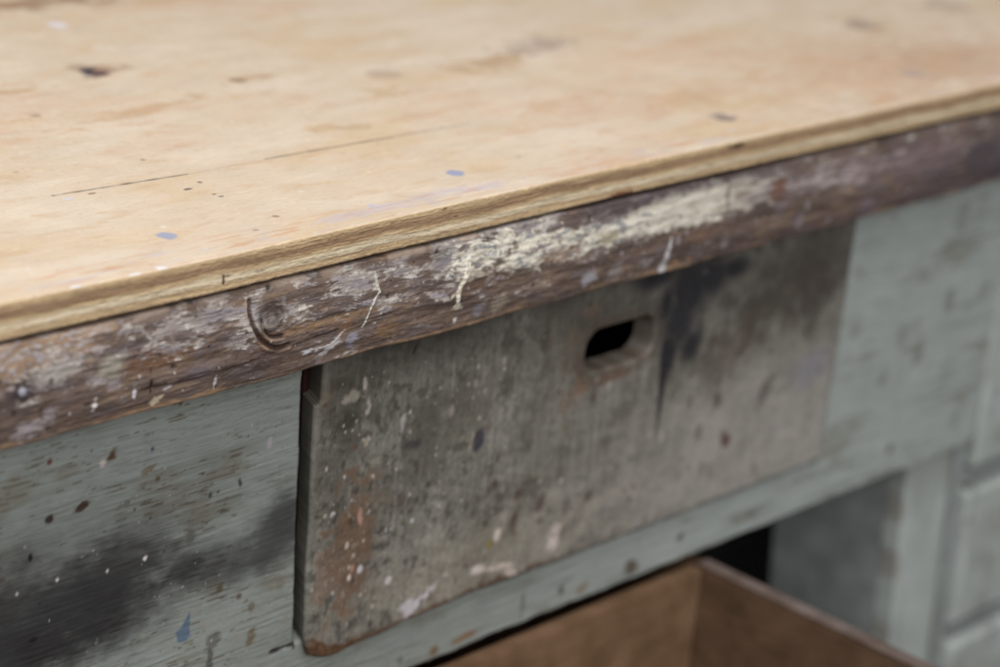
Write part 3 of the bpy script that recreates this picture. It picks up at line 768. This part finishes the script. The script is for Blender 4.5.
    d, tt = pline(x, z, [P(668, 345), P(662, 385), P(656, 430)])
    C = mix(C, (40, 38, 44), .92 * (1 - sm(-.0012, .0016, d - (.0052 - .0046 * tt))))
    blob(693, 328, 1.6, 6, 0, (84, 82, 90), .6, .3, .1); blob(655, 308, 2.5, 3, 0, (104, 100, 106), .7)
    dxh = np.abs(x - .2497) - .0197; dzh = np.abs(z + .1132) - .0012
    dh = np.hypot(np.maximum(dxh, 0), np.maximum(dzh, 0)) + np.minimum(np.maximum(dxh, dzh), 0) - .0128
    C = mix(C, (126, 112, 98), .35 * (1 - sm(.0004, .0022, np.abs(dh) + .0006 * b2)))
    C = mix(C, (84, 72, 62), .45 * (1 - sm(.001, .007, np.abs(dh - .004) + .002 * b2)))
    # chips, drips, streaks
    for a in ((366, 388, 1.5, 6, .15, (176, 166, 158), .95), (369, 406, 1.8, 6, 0, (180, 170, 160), 1), (404, 425, 2, 7, 0, (184, 176, 170), .9), (369, 440, 2, 4, -.3, (170, 156, 140), .9),
              (353, 397, 5, 4, 0, (160, 152, 136), .8), (345, 400, 3, 3, 0, (170, 160, 150), .7), (452, 380, 1.2, 9, .05, (160, 152, 146), .8), (478, 440, 5.5, 7.5, -.2, (66, 64, 72), .95),
              (470, 441, 1.6, 6, -.2, (176, 164, 150), .8), (360, 516, 2.6, 6, .15, (190, 150, 132), .9), (347, 546, 1.5, 2, 0, (206, 190, 180), 1), (352, 568, 1.8, 3, 0, (180, 140, 120), .9),
              (360, 569, 2.6, 3, -.4, (210, 202, 206), 1), (349, 578, 1.8, 2.4, 0, (220, 200, 186), 1), (333, 515, 2, 2.4, 0, (206, 196, 196), 1), (389, 580, 2.6, 2.6, 0, (216, 208, 206), 1),
              (412, 520, 1.6, 1.6, 0, (200, 196, 196), .9), (385, 530, 2, 3, 0, (190, 190, 196), .8), (498, 536, 3.0, 3.6, 0, (216, 204, 192), 1), (490, 545, 2.4, 2.6, 0, (150, 132, 64), .9),
              (420, 600, 13, 3.2, .55, (210, 202, 206), 1), (408, 606, 5, 4, .3, (204, 198, 204), .8), (478, 569, 6, 4, 0, (214, 202, 196), 1), (497, 567, 14, 2.2, -.12, (206, 190, 178), .95),
              (510, 572, 7, 3, -.5, (200, 184, 176), .9), (445, 575, 3, 2, 0, (184, 172, 164), .8), (555, 537, 4.4, 9, -.3, (198, 184, 176), .9), (552, 545, 5, 4, 0, (206, 196, 190), .7),
              (515, 520, 3.4, 9, -.35, (86, 66, 58), .9), (519, 494, 4, 4, 0, (92, 74, 66), .8), (540, 505, 4, 6, -.3, (88, 68, 66), .8), (495, 485, 3, 4, 0, (80, 64, 58), .8), (530, 482, 3, 6, 0, (96, 78, 76), .6),
              (567, 505, 4, 7, 0, (96, 84, 84), .6), (540, 485 - 3, 2.5, 2.5, 0, (186, 176, 168), .7), (562, 480, 2.5, 2.5, 0, (186, 176, 168), .7), (400, 500, 4, 5, 0, (88, 74, 64), .6),
              (719, 399, 5, 6, 0, (92, 80, 72), .8), (726, 441, 5, 6, 0, (96, 70, 58), .9), (765, 392, 6, 14, -.5, (104, 96, 92), .7), (813, 366, 22, 14, .2, (144, 142, 154), .55), (804, 302, 7, 10, 0, (78, 70, 66), .8),
              (750, 330, 6, 20, -.2, (80, 70, 66), .7), (660, 436, 2.5, 4, 0, (176, 172, 164), .8), (835, 388, 4, 8, 0, (116, 96, 76), .8), (820, 425, 6, 16, 0, (176, 170, 168), .6), (782, 415, 5, 20, 0, (168, 162, 158), .5),
              (604, 443, 5, 4, 0, (104, 98, 90), .7), (698, 432, 4, 5, 0, (108, 96, 88), .6), (640, 480, 18, 8, 0, (168, 160, 150), .3), (414, 445, 6, 3, 0, (56, 54, 58), .7), (405, 440, 3, 10, 0, (74, 70, 66), .6),
              (350, 420, 8, 6, .4, (66, 62, 56), .7), (337, 385, 10, 4, 0, (70, 64, 56), .6), (415, 350, 2, 5, -.6, (44, 38, 34), .9), (545, 340, 4, 8, 0, (70, 66, 58), .7), (508, 385, 6, 8, 0, (74, 70, 60), .6), (300, 620, 10, 8, 0, (150, 152, 140), .5)):
        blob(*a, .6, .2)
    m = specks(x, z, (.0, .16, -.245, -.085), 150, .3, 1.3, 109, 1.3)
    C = mix(C, (196, 186, 176), .8 * m)
    m = specks(x, z, (.0, .3, -.245, -.08), 160, .5, 2.6, 110, 1.3)
    C = mix(C, (70, 58, 48), .6 * m)
    m = specks(x, z, (.1, .48, -.245, -.08), 60, 1, 3.5, 111, 1.8)
    C = mix(C, (98, 82, 72), .5 * m)
    m = specks(x, z, (.1, .48, -.245, -.08), 50, .8, 2.6, 112, 1.3)
    C = mix(C, (184, 174, 164), .45 * m)
    ro = (1 - sm(.0006, .0030, .4866 - x + .0008 * b2))
    C = mix(C, (84, 74, 66), .7 * ro); C = mix(C, (70, 60, 52), .5 * (1 - sm(.0004, .0020, z - bz)))  # contact shade painted dark along the right and bottom edges
    # the two outer edges show grey-green paint
    lx = np.interp(z, [-.2580, -.2545, -.2500, -.2400, -.2350, -.0960, -.0945, -.07], [.0260, .0140, .0050, .0012, .0005, -.0035, .0012, .0015])
    C = mix(C, (124, 123, 114), .5 * (1 - sm(.001, .006, x - lx + .001 * b2)) * (z > -.244))
    return np.clip(C, 0, 1)


def drawer_disp(x, z):
    b3 = fb(x, z, .005, .006, 5, 105); b2 = fb(x, z, .014, .014, 5, 104); vs = fb(x, z, .006, .06, 4, 106)
    return -(.00008 * b3 + .00014 * b2 + .0001 * vs + .0006 * fb(x, z, .1, .08, 2, 113))


dx_ = steps(-.003, .4960, lambda x: .0006 if x < .07 else min(.0014, .0006 + (x - .07) * .0026))
dz_ = steps(-.2635, -.0705, lambda z: .0007)
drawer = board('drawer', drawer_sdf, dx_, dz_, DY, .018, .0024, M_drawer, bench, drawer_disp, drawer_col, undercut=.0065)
drawer['label'] = 'grimy grey closed drawer front with oval finger hole and soot streak'
# the drawer's box behind its front
dm = M_dark
box('side_board', (.012, .0405, -.235), (.024, .45, -.085), dm, drawer)
box('side_board', (.462, .0405, -.235), (.474, .45, -.085), dm, drawer)
box('bottom_board', (.0245, .0405, -.232), (.4615, .45, -.224), dm, drawer)
box('back_board', (.0245, .438, -.2235), (.4615, .45, -.085), dm, drawer)

# --- carcass
box('under_top', (BX0 + .01, .0290 + .0205, -.030), (BX1 - .01, BY1 - .02, -.0105), M_dark, bench)
box('dust_board', (-.52, .0505, -.292), (.632, BY1 - .03, -.276), M_dark, bench)
box('back_board', (-.52, BY1 - .028, FL + .06), (BX1 - .02, BY1 - .012, -.031), M_dark, bench)
box('end_panel', (-.545, .0505, FL), (-.523, BY1 - .03, -.031), M_far, bench)
box('end_panel', (BX1 - .03, .0505, FL), (BX1 - .008, BY1 - .03, -.031), M_far, bench)
box('bottom_board', (-.52, .0505, FL + .06), (BX1 - .032, BY1 - .03, FL + .08), M_dark, bench)
box('left_stile', (-.54, .030, FL), (-.36, .050, -.2960), M_far, bench)

# right hand pedestal, slightly out of plumb like the old bench
LN = .10


def stile_col(x, z):
    b1 = fb(x, z, .03, .08, 4, 121); b2 = fb(x, z, .01, .02, 4, 122)
    C = np.repeat(lin((182, 190, 186))[None, :], len(x), 0)
    C = mix(C, (162, 166, 164), .6 * sm(0, 1.6, b1)); C = mix(C, (190, 194, 196), .5 * sm(.2, 1.6, -b1))
    C = mix(C, (132, 134, 124), .55 * sm(-.34, -.30, z))
    for (zz, r1, r2) in ((-.385, 5, 16), (-.44, 4, 12), (-.33, 4, 20), (-.50, 5, 20)):
        C = mix(C, (130, 112, 100), .5 * (1 - sm(.4, 1.1, ell(x, z, (.6275, zz), r1 * .6, r2) + .25 * b2)))
    for (zz, r1, r2) in ((-.37, 3, 26), (-.46, 4, 18)):
        C = mix(C, (112, 110, 104), .6 * (1 - sm(.4, 1.1, ell(x, z, (.687, zz), r1, r2) + .25 * b2)))
    C = mix(C, (120, 128, 112), .5 * sm(.678, .688, x))
    return C


def rect_sdf(x0, x1, z0, z1, w=.0):
    return lambda x, z: np.maximum(np.maximum(x0 - x, x - x1), np.maximum(z0 - z, z - z1)) + w * fb(x, z, .03, .03, 2, 5)


board('stile', rect_sdf(.6275, .6885, FL, -.2950, .0003), steps(.626, .690, lambda x: .002), steps(FL - .001, -.2945, lambda z: .002), .0315, .018, .003, M_green, bench, None, stile_col, LN)
box('side_panel', (.6282, .0500, FL), (.6480, .152, -.2930), M_far, bench, .001, LN, 'grey-green pedestal side panel')
box('frame_strip', (.6935, .0350, FL), (.7120, .050, -.2950), M_far, bench, .003, LN)
box('frame_back', (.7125, .0440, FL), (BX1 - .012, .050, -.0135), M_far, bench, .001, 0)


def pd_col(seed):
    def f(x, z):
        b1 = fb(x, z, .05, .05, 4, seed); b2 = fb(x, z, .012, .03, 4, seed + 1)
        C = np.repeat(lin((178, 185, 181))[None, :], len(x), 0)
        C = mix(C, (164, 162, 158), .6 * sm(0, 1.6, b1)); C = mix(C, (196, 200, 200), .5 * sm(.1, 1.6, -b1))
        C = mix(C, (108, 98, 92), .5 * sm(.6, 1.6, b2))
        return C
    return f


def pd(name, x0, x1, z0, z1, seed, label):
    o = board(name, rect_sdf(x0, x1, z0, z1, .0004), steps(x0 - .002, x1 + .002, lambda x: .003), steps(z0 - .002, z1 + .002, lambda z: .003), .0285, .015, .0035, M_green, bench, None, pd_col(seed), LN)
    o['label'] = label
    return o


pd('pedestal_drawer', .7175, 1.18, -.3220, -.0700, 131, 'pale grey top drawer of the pedestal')
pd('pedestal_drawer', .7120, 1.18, -.4620, -.3420, 134, 'pale grey second drawer of the pedestal')
pd('pedestal_drawer', .7120, 1.18, -.6200, -.4800, 137, 'pale grey third drawer of the pedestal')
pd('pedestal_drawer', .7120, 1.18, -.8200, -.6380, 139, 'pale grey bottom drawer of the pedestal')
box('drawer_rail', (.7125, .0345, -.3385), (1.18, .0435, -.3250), M_far, bench, .003, LN)
box('drawer_rail', (.7125, .0345, -.4775), (1.18, .0435, -.4650), M_far, bench, .003, LN)

# --- the deep lower drawer, pulled out
od = bpy.data.objects.new('open_drawer', None); COL.objects.link(od); od.parent = bench
od.matrix_parent_inverse.identity()
od['label'] = 'deep brown drawer pulled out below the rail'
RX, RZ = .3720, -.3035
YB = .0215
for o_ in (
        box('side_board', (RX, -.42, RZ - .16), (RX + .013, .50, RZ), M_box, od, .0015),
        box('side_board', (-.34, -.42, RZ - .16), (-.327, .50, RZ), M_box, od, .0015),
        box('back_board', (-.3265, YB, RZ - .158), (RX - .0005, YB + .012, RZ - .001), M_back, od, .001),
        box('bottom_board', (-.3265, -.42, RZ - .160), (RX - .0005, YB - .0005, RZ - .152), M_box, od, .001),
        box('front_board', (-.36, -.4395, RZ - .17), (RX + .034, -.4205, RZ + .004), M_far, od, .003)):
    pass
# greyish worn top edge lies on the right-hand side board
box('edge_strip', (RX + .0004, -.4195, RZ + .0003), (RX + .0126, .028, RZ + .0012), M_rim, od, .0003)

# children were laid out in world space: take the bench's own offset out
bpy.context.view_layer.update()
for o in list(COL.objects):
    if o.parent is bench and o is not bench:
        if o.type == 'MESH':
            o.data.transform(__import__('mathutils').Matrix.Translation(-bench.location))
        for ch in o.children:
            if ch.type == 'MESH':
                ch.data.transform(__import__('mathutils').Matrix.Translation(-bench.location))

# ------------------------------------------------------------------ floor
import bmesh
bm = bmesh.new(); bmesh.ops.create_grid(bm, x_segments=12, y_segments=12, size=6)
me = bpy.data.meshes.new('floor'); bm.to_mesh(me); bm.free(); me.materials.append(M_floor)
fl = bpy.data.objects.new('floor', me); COL.objects.link(fl); fl.location = (0, 0, FL - .001)
fl['kind'] = 'structure'; fl['label'] = 'grey concrete workshop floor under the bench'

# ------------------------------------------------------------------ light: soft workshop lamp overhead and an added front fill
w = bpy.data.worlds.new('World'); S.world = w; w.use_nodes = True
w.node_tree.nodes['Background'].inputs[0].default_value = (.98, .985, 1.0, 1)
w.node_tree.nodes['Background'].inputs[1].default_value = .34


def area(name, loc, target, size, power, col):
    import mathutils
    l = bpy.data.lights.new(name, 'AREA'); l.shape = 'RECTANGLE'; l.size, l.size_y = size; l.energy = power; l.color = col
    o = bpy.data.objects.new(name, l); COL.objects.link(o); o.location = loc
    o.rotation_euler = (mathutils.Vector(target) - mathutils.Vector(loc)).to_track_quat('-Z', 'Y').to_euler()
    return o


area('ceiling_lamp', (-.55, -.45, 1.7), (.1, .05, 0), (1.3, 1.0), 27, (1, .975, .94))
area('front_fill', (-1.5, -2.6, 1.4), (.2, 0, -.15), (2.2, 1.4), 52, (.985, .99, 1))  # unseen fill lamp added to brighten the front faces

# ------------------------------------------------------------------ camera
import mathutils
cd = bpy.data.cameras.new('camera'); cam = bpy.data.objects.new('camera', cd); COL.objects.link(cam)
m = mathutils.Matrix([[*ROT[0], CAM[0]], [*ROT[1], CAM[1]], [*ROT[2], CAM[2]], [0, 0, 0, 1]])
cam.matrix_world = m
cd.sensor_width = 36; cd.lens = FPX / 1000 * 36; cd.clip_start = .05; cd.clip_end = 100
cd.dof.use_dof = True; cd.dof.focus_distance = 1.243; cd.dof.aperture_fstop = 4.0
cd.dof.aperture_blades = 9
S.camera = cam
S.view_settings.view_transform = 'Standard'; S.view_settings.look = 'None'
S.view_settings.exposure = 0; S.view_settings.gamma = 1
S.render.engine = 'CYCLES'
S.cycles.max_bounces = 6; S.cycles.use_denoising = True
